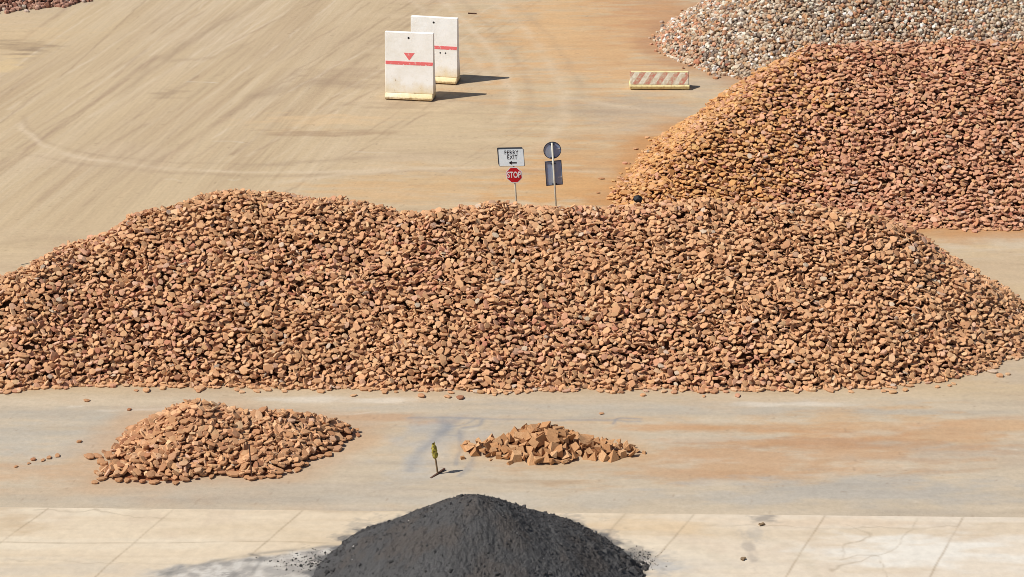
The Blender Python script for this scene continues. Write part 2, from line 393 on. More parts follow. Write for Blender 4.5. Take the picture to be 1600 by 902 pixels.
    C.blob(60, 690, 150, 34, S(196, 188, 174), .7, 2); C.blob(80, 650, 160, 10, S(192, 184, 170), .5, 3); C.blob(70, 735, 110, 26, S(214, 178, 142), .7, 3)
    C.blob(620, 655, 110, 9, S(206, 164, 126), .6, 4); C.blob(570, 690, 60, 20, S(216, 186, 150), .5, 5)
    C.blob(690, 690, 80, 36, S(186, 184, 180), .6, 6, aniso=(.7, .7)); C.blob(640, 735, 60, 22, S(200, 194, 184), .6, 2)
    C.blob(560, 624, 160, 5, S(232, 222, 206), .6, 1); C.blob(250, 640, 90, 3, S(230, 218, 200), .6, 2); C.blob(1230, 632, 110, 4, S(228, 218, 202), .6, 3)
    C.blob(740, 610, 80, 6, S(212, 200, 182), .4, 3); C.blob(300, 782, 320, 8, S(192, 182, 166), .5, 6)
    C.blob(850, 780, 400, 12, S(204, 194, 178), .6, 2); C.blob(820, 752, 90, 5, S(186, 162, 134), .5, 3)
    gr = S(152, 154, 158)
    for i, (pp, w_, a) in enumerate([
        ([(640, 653), (700, 653), (760, 656), (880, 656), (1000, 658)], .07, .55),
        ([(716, 655), (700, 668), (676, 690), (655, 710), (640, 735)], .16, .5),
        ([(690, 656), (698, 668), (690, 676)], .2, .6), ([(752, 656), (744, 666), (722, 670), (716, 676), (720, 700), (712, 725)], .07, .6),
        ([(696, 680), (716, 680)], .06, .6), ([(730, 668), (724, 690), (740, 720), (720, 742)], .1, .35),
        ([(700, 668), (726, 664), (745, 655)], .05, .5), ([(740, 715), (728, 732), (716, 745)], .05, .4),
        ([(960, 662), (966, 654), (1000, 654)], .05, .7)]):
        C.stroke(pp, w_, gr, a, .3, .12, 2., i)
    for i in range(26):                     # small white scuffs
        qx, qy = random.uniform(0, 1600), random.choice([random.uniform(620, 790), random.uniform(100, 290)])
        L = random.uniform(15, 70); C.stroke([(qx, qy), (qx+L/2, qy-random.uniform(-2, 2)), (qx+L, qy-random.uniform(-3, 4))], .05, S(236, 224, 204), random.uniform(.25, .6), .5, .1, 1, i)
    # rusty fines round the heaps, grey coal dust round the black one
    heap_dust(C, H_small, S(210, 174, 138), 1.3, .6, 3); heap_dust(C, H_block, S(214, 178, 134), .8, .5, 4)
    heap_dust(C, H_red, S(206, 152, 100), 1.8, .85, 1); heap_dust(C, H_white, S(190, 146, 112), 1.6, .7, 2)
    heap_dust(C, H_main, S(204, 176, 142), .5, .5, 5); heap_dust(C, H_far, S(196, 180, 156), 1.5, .4, 6)
    # grit
    n = vnoise(x/.11, y/.16, 3); C.blend(smooth(.93, .99, n)*.35, S(150, 124, 100))
    return np.concatenate([C.c, area[..., None]], -1)

xs = np.concatenate([-np.geomspace(900, 31, 26), np.arange(-30, -16, .08), np.arange(-16, 16, .06), np.arange(16, 30, .08), np.geomspace(31, 900, 26)])
ys = np.concatenate([-np.geomspace(600, 5, 16), np.linspace(0, 44, 12), np.arange(46, 52, .12), np.arange(52, 59.4, .06), np.arange(59.4, 70, .2), np.arange(70, 85, .08), np.arange(85, 122, .11), np.geomspace(123, 2500, 26)])
ground = tag(link('ground', grid_mesh('ground', xs, ys, paint_ground, M_ground)), 'dusty tan concrete yard streaked with tyre tracks and orange dust', 'ground', kind='structure')

# pale slab apron along the bottom of the frame
eL = G(0, 793); eR = G(1600, 809); sl_ = (eR[1]-eL[1])/(eR[0]-eL[0])
edge = lambda x: eL[1]+(x-eL[0])*sl_
def paint_apron(x, y):
    px, py = PX(x, y, 0*x)
    C = Canvas(x, y, S(233, 214, 186))
    C.blend(smooth(700, 1500, px)*.6, S(236, 224, 208))
    n = fbm((x+.25*y)/4, y/.7, 2, 5); C.blend(smooth(.5, .75, n)*.5, S(218, 196, 164)); C.blend(smooth(.48, .25, n)*.5, S(242, 228, 204))
    n = fbm(x/1.1, y/1.1, 5, 5); C.blend(smooth(.55, .75, n)*.25, S(214, 192, 168))
    n = fbm(x/6, y/.22, 6, 3); C.blend(smooth(.55, .8, n)*.22, S(206, 184, 156))
    C.blob(20, 812, 60, 26, S(206, 180, 146), .6, 1); C.blob(1300, 815, 200, 8, S(226, 200, 170), .5, 2); C.blob(1000, 825, 120, 14, S(230, 202, 164), .6, 3)
    C.blob(1450, 860, 160, 26, S(244, 238, 226), .8, 4); C.blob(1100, 880, 120, 20, S(226, 214, 196), .6, 5); C.blob(560, 797, 120, 4, S(196, 176, 150), .6, 5)
    C.blob(60, 892, 160, 16, S(214, 202, 184), .5, 6)
    ln = S(176, 156, 130)
    joints = [[(75, 795), (0, 850)], [(272, 795), (148, 902)], [(475, 796), (430, 836), (380, 880)], [(683, 796), (560, 902)], [(881, 798), (850, 840)], [(980, 798), (938, 848), (890, 902)], [(1087, 801), (1000, 902)], [(1291, 803), (1228, 902)], [(1504, 808), (1453, 902)],
              [(-10, 848), (250, 849), (380, 846), (560, 850)]]
    for i, j in enumerate(joints): C.stroke(j, .028, ln, .62, .5, .04, 1.5, i)
    C.stroke([(980, 798), (938, 848)], .14, S(206, 186, 158), .5, .3, .1, 1, 2)
    ck = S(184, 166, 142)
    for i, (j, a) in enumerate([([(1325, 818), (1360, 830), (1350, 842), (1322, 850), (1320, 870)], .6), ([(1430, 812), (1425, 835), (1395, 860), (1300, 890)], .5), ([(1320, 878), (1370, 872), (1395, 902)], .4),
                           ([(1100, 822), (1250, 822), (1400, 824), (1500, 824)], .4), ([(150, 799), (210, 806), (250, 809)], .5), ([(60, 795), (160, 797), (330, 795)], .4),
                           ([(1500, 808), (1560, 806), (1600, 809)], .3), ([(0, 880), (200, 876), (400, 888)], .3)]):
        C.stroke(j, .03, ck, a*1.15, .5, .35, 1.2, i)
    for i, (j, w_, a) in enumerate([([(1050, 850), (1110, 865), (1160, 902)], .18, .4), ([(1180, 838), (1240, 856), (1280, 902)], .16, .4), ([(1000, 865), (1050, 880), (1070, 902)], .2, .3)]):
        C.stroke(j, w_, S(214, 200, 176), a, .5, .1, 2, i)
    C.blob(1195, 810, 22, 9, S(170, 160, 148), .85, 3, aniso=(.3, .2)); C.blob(1170, 858, 14, 24, S(186, 174, 160), .7, 4, aniso=(.2, .3)); C.blob(1180, 836, 14, 10, S(196, 186, 172), .6, 1, aniso=(.2, .2))
    # coal dust stain
    g = S(158, 151, 143); dk = S(112, 111, 110)
    nn = fbm(x/.8, y/.5, 2, 6); n2 = fbm(x/.28+5, y/.2, 4, 5); ln_ = 851 + np.maximum(0, 560-px)*.125
    reg = smooth(-3, 4, py-ln_+(nn-.5)*16)*smooth(150, 330, px+(nn-.5)*120)*smooth(900, 700, px)
    C.blend(reg*.9, S(196, 190, 182)); C.blend(reg*smooth(.48, .60, n2)*.7, S(168, 163, 157)); C.blend(reg*smooth(.60, .66, nn)*.55, S(140, 137, 133)); C.blend(reg*smooth(.44, .32, n2)*.7, S(222, 216, 206))
    band = .45*np.exp(-((py-ln_-3)/2.6)**2)*smooth(260, 420, px)*smooth(640, 560, px); C.blend(band*smooth(.35, .6, n2)*.85, S(120, 116, 110))
    C.stroke([(250, 900), (350, 876), (450, 860), (540, 852)], .07, S(130, 127, 122), .5, .5, .15, 1.5, 2)
    C.stroke([(395, 895), (405, 872), (390, 866)], .06, dk, .6, .4, .1, 1, 3)
    C.blob(1010, 882, 50, 16, S(186, 180, 172), .8, 2, aniso=(.3, .2)); C.blob(985, 866, 30, 10, dk, .8, 3, aniso=(.3, .3)); C.blob(1040, 892, 40, 12, S(200, 198, 194), .6, 4)
    b = H_coal.base(x, y)/H_coal.tan; n = fbm(x/.7, y/.5, 3, 5)
    n = fbm(x/.3, y/.22, 3, 6); C.blend(smooth(-.5, .1, b+(n-.5)*2.6)*.45, g); C.blend(smooth(-.14, .06, b+(n-.5)*.8)*.85, dk)
    return C.c
xs2 = np.concatenate([-np.geomspace(70, 16, 10), np.arange(-15, 15, .05), np.geomspace(15.5, 70, 10)])
ys2 = np.concatenate([np.linspace(-35, -6.2, 10), np.arange(-6, .001, .05)])
ap = link('concrete_apron', grid_mesh('concrete_apron', xs2, ys2, paint_apron, M_apron, zf=lambda X, Y: 0*X+.006, shear=lambda X: edge(X)))
tag(ap, 'pale cream concrete slabs with thin joints and cracks', 'pavement', kind='structure')

# ------------------------------------------------------------------ stones
def stone_template(n, flat, rg):
    """irregular flat cobble of unit width; returns verts and faces"""
    a = np.sort((np.arange(n)+rg.uniform(-.3, .3, n))/n*2*math.pi)
    r = rg.uniform(.78, 1.12, n)*.5; ex, ey = rg.uniform(.95, 1.2), rg.uniform(.7, .95)
    x, y = np.cos(a)*r*ex, np.sin(a)*r*ey
    t = flat; rings = [(.93, -.5*t), (1.0, .25*t), (.90, .5*t)]
    V = [np.stack([x*s, y*s, np.full(n, z)+rg.uniform(-.08, .08, n)*t], -1) for s, z in rings]
    V.append(np.array([[0, 0, -.5*t], [rg.uniform(-.06, .06), rg.uniform(-.06, .06), (.5+rg.uniform(.05, .45))*t]]))
    V = np.concatenate(V); Q = []; T = []
    for k in range(2):
        for i in range(n): j = (i+1) % n; Q.append((k*n+i, k*n+j, (k+1)*n+j, (k+1)*n+i))
    b, c = 3*n, 3*n+1
    for i in range(n): j = (i+1) % n; T.append((j, i, b)); T.append((2*n+i, 2*n+j, c))
    return V, np.array(Q), np.array(T)
TEMPL = [stone_template(int(rng.integers(5, 9)), float(f), rng) for f in (.11, .13, .15, .16, .18, .2, .28, .14, .23, .17)]
RTEMPL = [stone_template(int(rng.integers(6, 9)), float(f), rng) for f in (.4, .45, .5, .55, .35, .6)]

def rotations(n, normals, tilt):
    nn = normals + rng.normal(0, tilt, (n, 3)); nn /= np.linalg.norm(nn, axis=1)[:, None]
    a = rng.uniform(0, 2*math.pi, n); t = np.stack([np.cos(a), np.sin(a), np.zeros(n)], -1)
    t -= nn*(t*nn).sum(1)[:, None]; t /= np.linalg.norm(t, axis=1)[:, None]
    return np.stack([t, np.cross(nn, t), nn], -1)
def normals_for(heap, x, y, up=.5):
    gx, gy = heap.grad(x, y); N = np.stack([-gx, -gy, np.ones_like(gx)], -1); N /= np.linalg.norm(N, axis=1)[:, None]
    N = N*(1-up) + np.array([0, 0, 1])*up; return N/np.linalg.norm(N, axis=1)[:, None]
def palette(n, pal):
    w_ = np.array([p[1] for p in pal], float); k = rng.choice(len(pal), n, p=w_/w_.sum())
    c = np.array([S(*p[0], .79) for p in pal])[k]*np.array([1.0, .98, .945])*.98
    return c*rng.uniform(.9, 1.08, (n, 1))*(1+rng.normal(0, .015, (n, 3)))
def build_stones(P, Rm, size, cols, templ):
    Vs = []; Cs = []; Qs = []; Ts = []; off = 0; k = rng.integers(0, len(templ), len(P))
    for ti, (V, Q, T) in enumerate(templ):
        m = np.where(k == ti)[0]
        if not len(m): continue
        W = np.einsum('nij,vj->nvi', Rm[m], V)*size[m][:, None, None] + P[m][:, None, :]
        Vs.append(W.reshape(-1, 3)); Cs.append(np.repeat(cols[m], len(V), 0))
        o = off+np.arange(len(m))[:, None, None]*len(V)
        Qs.append((Q[None]+o).reshape(-1, 4)); Ts.append((T[None]+o).reshape(-1, 3)); off += len(m)*len(V)
    return np.concatenate(Vs), np.concatenate(Cs), np.concatenate(Qs), np.concatenate(Ts)
def core_grid(heap, step, col, sink, box=None):
    x0, x1, y0, y1 = box or heap.box
    X, Y = np.meshgrid(np.arange(x0, x1, step), np.arange(y0, y1, step)); Z = heap.z(X, Y)-sink
    ny, nx = X.shape; i = np.arange((ny-1)*(nx-1)); a = (i//(nx-1))*nx+i % (nx-1)
    F = np.stack([a, a+1, a+nx+1, a+nx], -1); z = Z.ravel()
    F = F[(z[F] > -.1).any(1)]
    used = np.unique(F); mp = np.zeros(nx*ny, int); mp[used] = np.arange(len(used))
    V = np.stack([X.ravel(), Y.ravel(), np.maximum(z, -.15)], -1)[used]
    return V, mp[F], np.tile(col, (len(V), 1))
def scatter(heap, dens, fringe=.25, cell=.0):
    x0, x1, y0, y1 = heap.box; n = int((x1-x0)*(y1-y0)*dens)
    x = rng.uniform(x0, x1, n); y = rng.uniform(y0, y1, n); top = np.zeros(n, bool)
    if cell:                                # an even outer layer over the loose bed
        gx, gy = np.meshgrid(np.arange(x0, x1, cell), np.arange(y0, y1, cell*.86)); gx[1::2] += cell/2
        gx = (gx+rng.uniform(-.32, .32, gx.shape)*cell).ravel(); gy = (gy+rng.uniform(-.32, .32, gy.shape)*cell).ravel()
        x = np.concatenate([x, gx]); y = np.concatenate([y, gy]); top = np.concatenate([top, np.ones(len(gx), bool)])
    z = heap.z(x, y)
    keep = (z > 0) | ((z > -fringe*1.6) & (rng.random(len(x)) < .14*np.exp(z*8)))
    return (x[keep], y[keep], z[keep], top[keep])
def stone_heap(name, heap, dens, size, colfn, corecol, templ, tilt=.48, up=.70, mask=None, spread=.07, sz_sigma=.17):
    x, y, z, top = scatter(heap, dens, cell=size*.80)
    if mask is not None: m = mask(x, y, z); x, y, z, top = x[m], y[m], z[m], top[m]
    n = len(x); s = np.clip(size*np.exp(rng.normal(0, sz_sigma, n)), size*.55, size*1.7)
    N = normals_for(heap, x, y, up); on = z <= 0.03
    N[on] = (0, 0, 1)
    Rm = rotations(n, N, tilt); flat = rotations(n, N, .06); Rm[on] = flat[on]
    lay = np.where(top, rng.uniform(.1, 1.1, n), rng.uniform(-2.4, -.6, n))*spread
    P = np.stack([x, y, np.where(on, s*.14, np.maximum(z+lay, s*.16))], -1)
    V, C, Q, T = build_stones(P, Rm, s, colfn(x, y, z, n), templ)
    V2, F2, C2 = core_grid(heap, .3, corecol, .3 if spread > .05 else .1)  # brown fines, coloured darker to deepen the shade in the gaps between stones
    Q = np.concatenate([Q, F2+len(V)])
    me = mesh_np(name, np.concatenate([V, V2]), [(4, Q), (3, T)], M_stone, np.concatenate([C, C2]))
    return link(name, me)

PAL_TAN = [((228, 180, 138), .34), ((222, 172, 130), .32), ((212, 162, 122), .14), ((234, 192, 152), .1), ((200, 148, 112), .04), ((220, 178, 150), .04), ((214, 192, 170), .012), ((176, 126, 96), .015)]
PAL_RED = [((218, 166, 136), .34), ((212, 158, 126), .3), ((226, 176, 144), .18), ((200, 140, 112), .09), ((230, 188, 160), .06), ((180, 118, 96), .02), ((206, 180, 162), .012)]
PAL_ORG = [((226, 174, 118), .5), ((218, 162, 108), .3), ((230, 184, 132), .2)]
PAL_WHT = [((232, 222, 206), .15), ((214, 196, 174), .24), ((200, 174, 148), .26), ((206, 162, 124), .12), ((246, 242, 236), .05), ((156, 140, 128), .13), ((168, 132, 108), .08)]
PAL_FAR = [((184, 140, 122), .4), ((200, 160, 140), .3), ((150, 106, 90), .2), ((204, 186, 172), .10)]
def col_main(x, y, z, n):
    c = palette(n, PAL_TAN); r = palette(n, PAL_RED); g = fbm(x/3.5, y/2.5, 2, 3); m = rng.random(n) < smooth(.5, .75, g)*.3
    c[m] = r[m]; return c
def col_red(x, y, z, n):
    c = palette(n, PAL_RED); o = palette(n, PAL_ORG); t = palette(n, PAL_TAN); px, py = PX(x, y, z)
    f = smooth(1330, 1040, px+ (fbm(x/3, y/3, 4, 3)-.5)*260); m = rng.random(n) < f*.9; c[m] = o[m]
    m = rng.random(n) < .25; c[m] = t[m]; return c
def col_white(x, y, z, n):
    c = palette(n, PAL_WHT); t = palette(n, PAL_RED); px, py = PX(x, y, z)
    f = smooth(1180, 1050, px)*.25 + smooth(.5, .75, fbm(x/4, y/4, 3, 3))*.12; m = rng.random(n) < f; c[m] = t[m]; return c
tag(stone_heap('stone_heap', H_main, 80, .218, col_main, S(112, 76, 54), TEMPL), 'wide heap of flat tan stones lying right across the middle of the yard', 'stone heap', kind='stuff')
tag(stone_heap('stone_heap', H_red, 80, .218, col_red, S(112, 74, 54), TEMPL, tilt=.36), 'tall heap of reddish flat stones on the right with orange dusted left flank', 'stone heap', kind='stuff')
tag(stone_heap('stone_heap', H_white, 80, .195, col_white, S(130, 100, 82), RTEMPL, tilt=.5), 'heap of rounded white and grey stones behind the reddish heap', 'stone heap', kind='stuff')
tag(stone_heap('stone_heap', H_far, 50, .26, lambda x, y, z, n: palette(n, PAL_FAR), S(110, 76, 62), RTEMPL, tilt=.6), 'far heap of dark pinkish stones in the top left corner', 'stone heap', kind='stuff')

# small front left heap: a bed of stones as stuff, 300 surface stones one by one
tag(stone_heap('stone_bed', H_small, 42, .25, lambda x, y, z, n: palette(n, PAL_TAN), S(150, 96, 66), TEMPL, spread=.03, mask=lambda x, y, z: z > .12),
    'packed flat tan stones filling in under and behind the surface stones of the small left heap', 'stone heap', kind='stuff')
def templ_meshes(name, templ, mat): return [mesh_np(name, V, [(4, Q), (3, T)], mat) for V, Q, T in templ]
SM = templ_meshes('flat_stone', TEMPL, M_ostone)
def put(name, me, loc, Rm, s, label, cat, group):
    o = link(name, me); M = Matrix([list(r) for r in Rm]).to_4x4()
    o.matrix_world = Matrix.Translation(loc) @ M @ Matrix.Diagonal((s, s, s, 1))
    return tag(o, label, cat, group)
def poisson(heap, n, rmin, zmin=0.0, front=True, tries=60000):
    x0, x1, y0, y1 = heap.box; X = rng.uniform(x0, x1, tries); Y = rng.uniform(y0, y1, tries); Z = heap.z(X, Y)
    gx, gy = heap.grad(X, Y)
    ok = (Z > zmin)
    if front: ok &= (gy > -.28)         # the sides the photo shows
    out = []
    for i in np.where(ok)[0]:
        p = np.array((X[i], Y[i], Z[i]))
        if all((p[0]-q[0])**2+(p[1]-q[1])**2+(p[2]-q[2])**2 > rmin*rmin for q in out):
            out.append(p)
            if len(out) >= n: break
    return np.array(out)
Ps = poisson(H_small, 300, .205)
print('small heap stones', len(Ps))
Ns = normals_for(H_small, Ps[:, 0], Ps[:, 1], .6); Rs = rotations(len(Ps), Ns, .34)
lowz = Ps[:, 2] < .06; Rf = rotations(len(Ps), np.tile((0., 0., 1.), (len(Ps), 1)), .07); Rs[lowz] = Rf[lowz]
for i, p in enumerate(Ps):
    s = float(np.clip(.275*math.exp(random.gauss(0, .17)), .19, .38))
    z = max(p[2]+random.uniform(.0, .07), s*.15)
    put('flat_stone', SM[random.randrange(len(SM))], (p[0], p[1], z), Rs[i], s, 'flat tan stone on the sunlit surface of the small heap at front left', 'stone', 'surface stones of the small left heap')
def stray(px, py, s, label, mesh=None, name='flat_stone', cat='stone', group='stray stones on the yard', mesh_list=SM, tilt=.05):
    gx, gy = G(px, py); Rm = rotations(1, np.array([[0., 0., 1.]]), tilt)[0]
    return put(name, mesh_list[random.randrange(len(mesh_list))], (gx, gy, s*.13), Rm, s, label, cat, group)
for px, py, s, lb in [
    (135, 627, .22, 'lone flat tan stone just below the front edge of the wide heap at left'),
    (202, 641, .17, 'small lone stone between the wide heap and the peak of the small left heap'),
    (52, 719, .2, 'pale tan stone, second from the left in the trail left of the small heap'),
    (45, 725, .13, 'thin dark stone chip just below the pale one left of the small heap'),
    (67, 720, .17, 'small stone in the middle of the trail left of the small heap'),
    (77, 716, .2, 'flat dark-edged stone in the trail near the left tip of small heap'),
    (25, 730, .14, 'tiny stone at the far left end of the trail beside the small heap'),
    (124, 691, .19, 'lone flat dark stone up left of the small left heap'),
    (148, 755, .22, 'flat stone at the lower left corner of the small left heap'),
    (90, 713, .2, 'stone nearest the left tip of the small left heap'),
    (426, 743, .2, 'flat stone by the foot of the thin rusty rod'),
    (436, 746, .2, 'rounded tan stone lying right of the thin rusty rod'),
    (407, 748, .17, 'small stone just below the thin rusty rod'),
    (940, 647, .17, 'lone dark stone on bare ground above the block pile'),
    (1175, 121, .24, 'pale stone on bare ground right of the striped barrier'),
    (1118, 123, .28, 'flat stone beside the right end of the striped barrier'),
    (940, 280, .24, 'thin dark stone near the left tip of the reddish heap'),
    (934, 302, .18, 'small stone below the left tip of the reddish heap'),
    (1065, 17, .26, 'dark lone stone on orange ground left of the white stone heap')]:
    stray(px, py, s, lb)

# ------------------------------------------------------------------ pile of cut blocks
def block_template(kind, rg):
    bm = bmesh.new(); j = lambda v: v*rg.uniform(.85, 1.15)
    if kind == 0: prism(bm, [(-.5, -.3), (.5, -.3), (j(.1), .45)], -.42, .42)
    elif kind == 1: prism(bm, [(-.45, -.35), (.45, -.35), (.45, j(.35)), (-.1, .42)], -.35, .38)
    elif kind == 2:
        vs = [bm.verts.new(v) for v in ((-.5, -.4, -.3), (.5, -.4, -.3), (.45, .45, -.3), (-.4, .4, -.3), (j(.1), 0, .5))]
        bm.faces.new(vs[:4]); [bm.faces.new((vs[i], vs[(i+1) % 4], vs[4])) for i in range(4)]
    elif kind == 3: prism(bm, [(-.5, -.25), (.5, -.25), (.35, .2), (-.25, .32)], -.45, .4)
    else:
        for _ in range(int(rg.integers(6, 9))):
            q = Vector(rg.normal(0, 1, 3)).normalized(); bm.verts.new((q.x*.55, q.y*.46, q.z*.40))
        o = bmesh.ops.convex_hull(bm, input=bm.verts[:]); bmesh.ops.delete(bm, geom=[g for g in set(o['geom_interior'] + o['geom_unused']) if isinstance(g, bmesh.types.BMVert)], context='VERTS')
        bmesh.ops.dissolve_limit(bm, angle_limit=R(12), verts=bm.verts[:], edges=bm.edges[:])
    for v in bm.verts: v.co += Vector(rg.uniform(-.09, .09, 3))
    bmesh.ops.recalc_face_normals(bm, faces=bm.faces[:])
    bmesh.ops.bevel(bm, geom=bm.edges[:], offset=.022, segments=1, affect='EDGES')
    me = bpy.data.meshes.new('cut_block'); bm.to_mesh(me); bm.free(); me.materials.append(M_block); return me
BM_ = [block_template(k, rng) for k in (0, 4, 1, 2, 4, 4, 2, 4, 0, 4, 4)]
Pb = poisson(H_block, 230, .18, zmin=0.01, front=False)
print('blocks', len(Pb))
def rand_rot(amp=1.0):
    q = Vector(rng.normal(0, 1, 3)).normalized(); return np.array(Matrix.Rotation(random.uniform(-1, 1)*math.pi*amp, 3, q))
for p in Pb:
    s = random.uniform(.22, .38)
    Rm = rand_rot(1.0) if p[2] > .08 else np.array(Matrix.Rotation(random.uniform(0, 6.28), 3, 'Z'))
    put('cut_block', BM_[random.randrange(len(BM_))], (p[0], p[1], max(p[2]+random.uniform(-.04, .05), s*.31)), Rm, s, 'angular ochre cut block in the low pile right of the flagged stake', 'block', 'cut blocks in the low pile')
bed = core_grid(H_block, .1, S(150, 104, 70), .14)
ob = link('block_fines', mesh_np('block_fines', bed[0], [(4, bed[1])], M_stone, bed[2])); tag(ob, 'brown rubble filling the inside of the low block pile', 'rubble', kind='stuff')
for px, py, s, lb in [(724, 717, .16, 'small ochre chip left of the low block pile'), (796, 725, .17, 'pale ochre chip below the low block pile'), (768, 719, .16, 'small pointed chip at the front left edge of block pile'),
                      (1006, 709, .14, 'dark little chip off the right tip of the block pile')]:
    stray(px, py, s, lb, name='block_chip', cat='block', group='loose chips round the block pile', mesh_list=BM_)

# ------------------------------------------------------------------ black coal heap
def coal():
    x0, x1, y0, y1 = -6.2, 4.6, 40.6, 51.8; st = .022
    X, Y = np.meshgrid(np.arange(x0, x1, st), np.arange(y0, y1, st)); b = H_coal.base(X, Y)
    n1 = fbm(X/1.3, Y/1.3, 2, 5)-.5; n2 = fbm(X/.35, Y/.35, 4, 3)-.5; n3 = fbm(X/.07+31, Y/.075+77, 6, 3)-.5
    # downhill ridges
    ang = np.arctan2(Y-46.7, X+.7); rid = fbm(ang*5, b*.6, 3, 4)-.5
    foot = smooth(-.6, .8, b)
    low = .28*np.exp(-((X-2.75)/.8)**2-((Y-47.6)/.8)**2) + .22*np.exp(-((X+5.0)/.7)**2-((Y-47.9)/.5)**2)*0
    Z = np.where(b > 0, b, b*.5) + n1*.22*foot + n2*.08*foot + n3*.08*foot + (fbm(X/.2+3, Y/.2+8, 1, 2)-.5)*.035*foot + (fbm(X/.9+Y*.15, Y/3.2, 1, 4)-.5)*.22*foot + low*(.5+n2*2)
    ny, nx = X.shape; i = np.arange((ny-1)*(nx-1)); a = (i//(nx-1))*nx+i % (nx-1); F = np.stack([a, a+1, a+nx+1, a+nx], -1)
    z = Z.ravel(); F = F[(z[F] > -.03).any(1)]; used = np.unique(F); mp = np.zeros(nx*ny, int); mp[used] = np.arange(len(used))
    c = np.tile(S(96, 95, 95), (nx*ny, 1)); t = fbm(X/.9, Y/.9, 5, 4).ravel()[:, None]
    c = c*(1-.0) + (S(100, 93, 88)-c)*smooth(.5, .7, t)*.7 ; c = c + (S(106, 105, 105)-c)*smooth(.5, .3, t)*.5
    V = np.stack([X.ravel(), Y.ravel(), np.maximum(z, -.04)], -1)[used]; c = c[used]
    # clods
    hz = None
    n = 22000; u = rng.uniform(x0, x1, n); v = rng.uniform(y0, y1, n); zi = Z[np.clip(((v-y0)/st).astype(int), 0, ny-1), np.clip(((u-x0)/st).astype(int), 0, nx-1)]
    m = zi > .0; u, v, zi = u[m], v[m], zi[m]; n = len(u); s = np.clip(0.021*np.exp(rng.normal(0, .6, n)), .010, .14)
    s *= np.where(zi < .5, 1.4, 1)
    Rm = rotations(n, np.tile((0., 0., 1.), (n, 1)), .6); cc = np.tile(S(92, 90, 90), (n, 1))*rng.uniform(.7, 1.3, (n, 1)); w_ = rng.random(n) < .004; cc[w_] = S(210, 205, 200)
    V1, C1, Q1, T1 = build_stones(np.stack([u, v, zi+s*.1], -1), Rm, s, cc, RTEMPL)
    me = mesh_np('coal_heap', np.concatenate([V1, V]), [(4, np.concatenate([Q1, mp[F]+len(V1)])), (3, T1)], M_coal, np.concatenate([C1, c]))
    return tag(link('coal_heap', me), 'pointed black heap of coal dust at the bottom of the frame', 'coal heap')
coal()
# low smear of crumbs left and right of it
n = 900; qx = np.concatenate([rng.normal(505, 34, 500), rng.normal(985, 22, 400)]); qy = np.concatenate([rng.normal(880, 9, 500)+0, rng.normal(876, 8, 400)])
g = np.array([G(a, b) for a, b in zip(qx, qy)]); s = np.clip(.02*np.exp(rng.normal(0, .5, n)), .015, .12)
V, C_, Q, T = build_stones(np.stack([g[:, 0], g[:, 1], s*.2+.006], -1), rotations(n, np.tile((0., 0., 1.), (n, 1)), .3), s, np.tile(S(84, 82, 80), (n, 1)), RTEMPL)
tag(link('coal_crumbs', mesh_np('coal_crumbs', V, [(4, Q), (3, T)], M_coal, C_)), 'black crumbs strewn on the slabs at both feet of the coal heap', 'coal crumbs', kind='stuff')

# ------------------------------------------------------------------ concrete blast walls
def wall_mat():
    t = NT('whitewashed_concrete', .85, .2)
    tc = t.n('ShaderNodeTexCoord'); sp = t.n('ShaderNodeSeparateXYZ'); t.l(tc.outputs['Object'], sp.inputs[0])
    n1 = t.noise(1.6, 6, .65); n2 = t.noise(7, 5, .7)
    c = t.mix(t.ramp(n1, .42, .72), S(255, 254, 250, .96), S(242, 238, 228, .96))
    zz = t.math('ADD', sp.outputs[2], t.math('MULTIPLY', n1, -1.3))
    c = t.mix(t.ramp(zz, .25, -.65), c, S(240, 218, 168, .9))      # clay splash towards the foot
    c = t.mix(t.math('MULTIPLY', t.ramp(n2, .62, .72), t.ramp(zz, .7, .1)), c, S(176, 150, 112, .8))
    lowz = t.math('ADD', sp.outputs[2], t.math('MULTIPLY', n2, -.22))
    c = t.mix(t.ramp(lowz, .06, -.06), c, S(170, 138, 98, .8))
    t.color(c); t.bump(t.noise(18, 5, .7), .4, .02); return t.m
M_wall = wall_mat()
def worn(name, col, under, lo, hi):
    t = NT(name, .75, .2); t.color(t.mix(t.ramp(t.noise(9, 6, .75), lo, hi), col, under)); return t.m
M_stripe = worn('faded_red_paint', S(242, 122, 122, .95), S(250, 240, 232, .85), .57, .62)
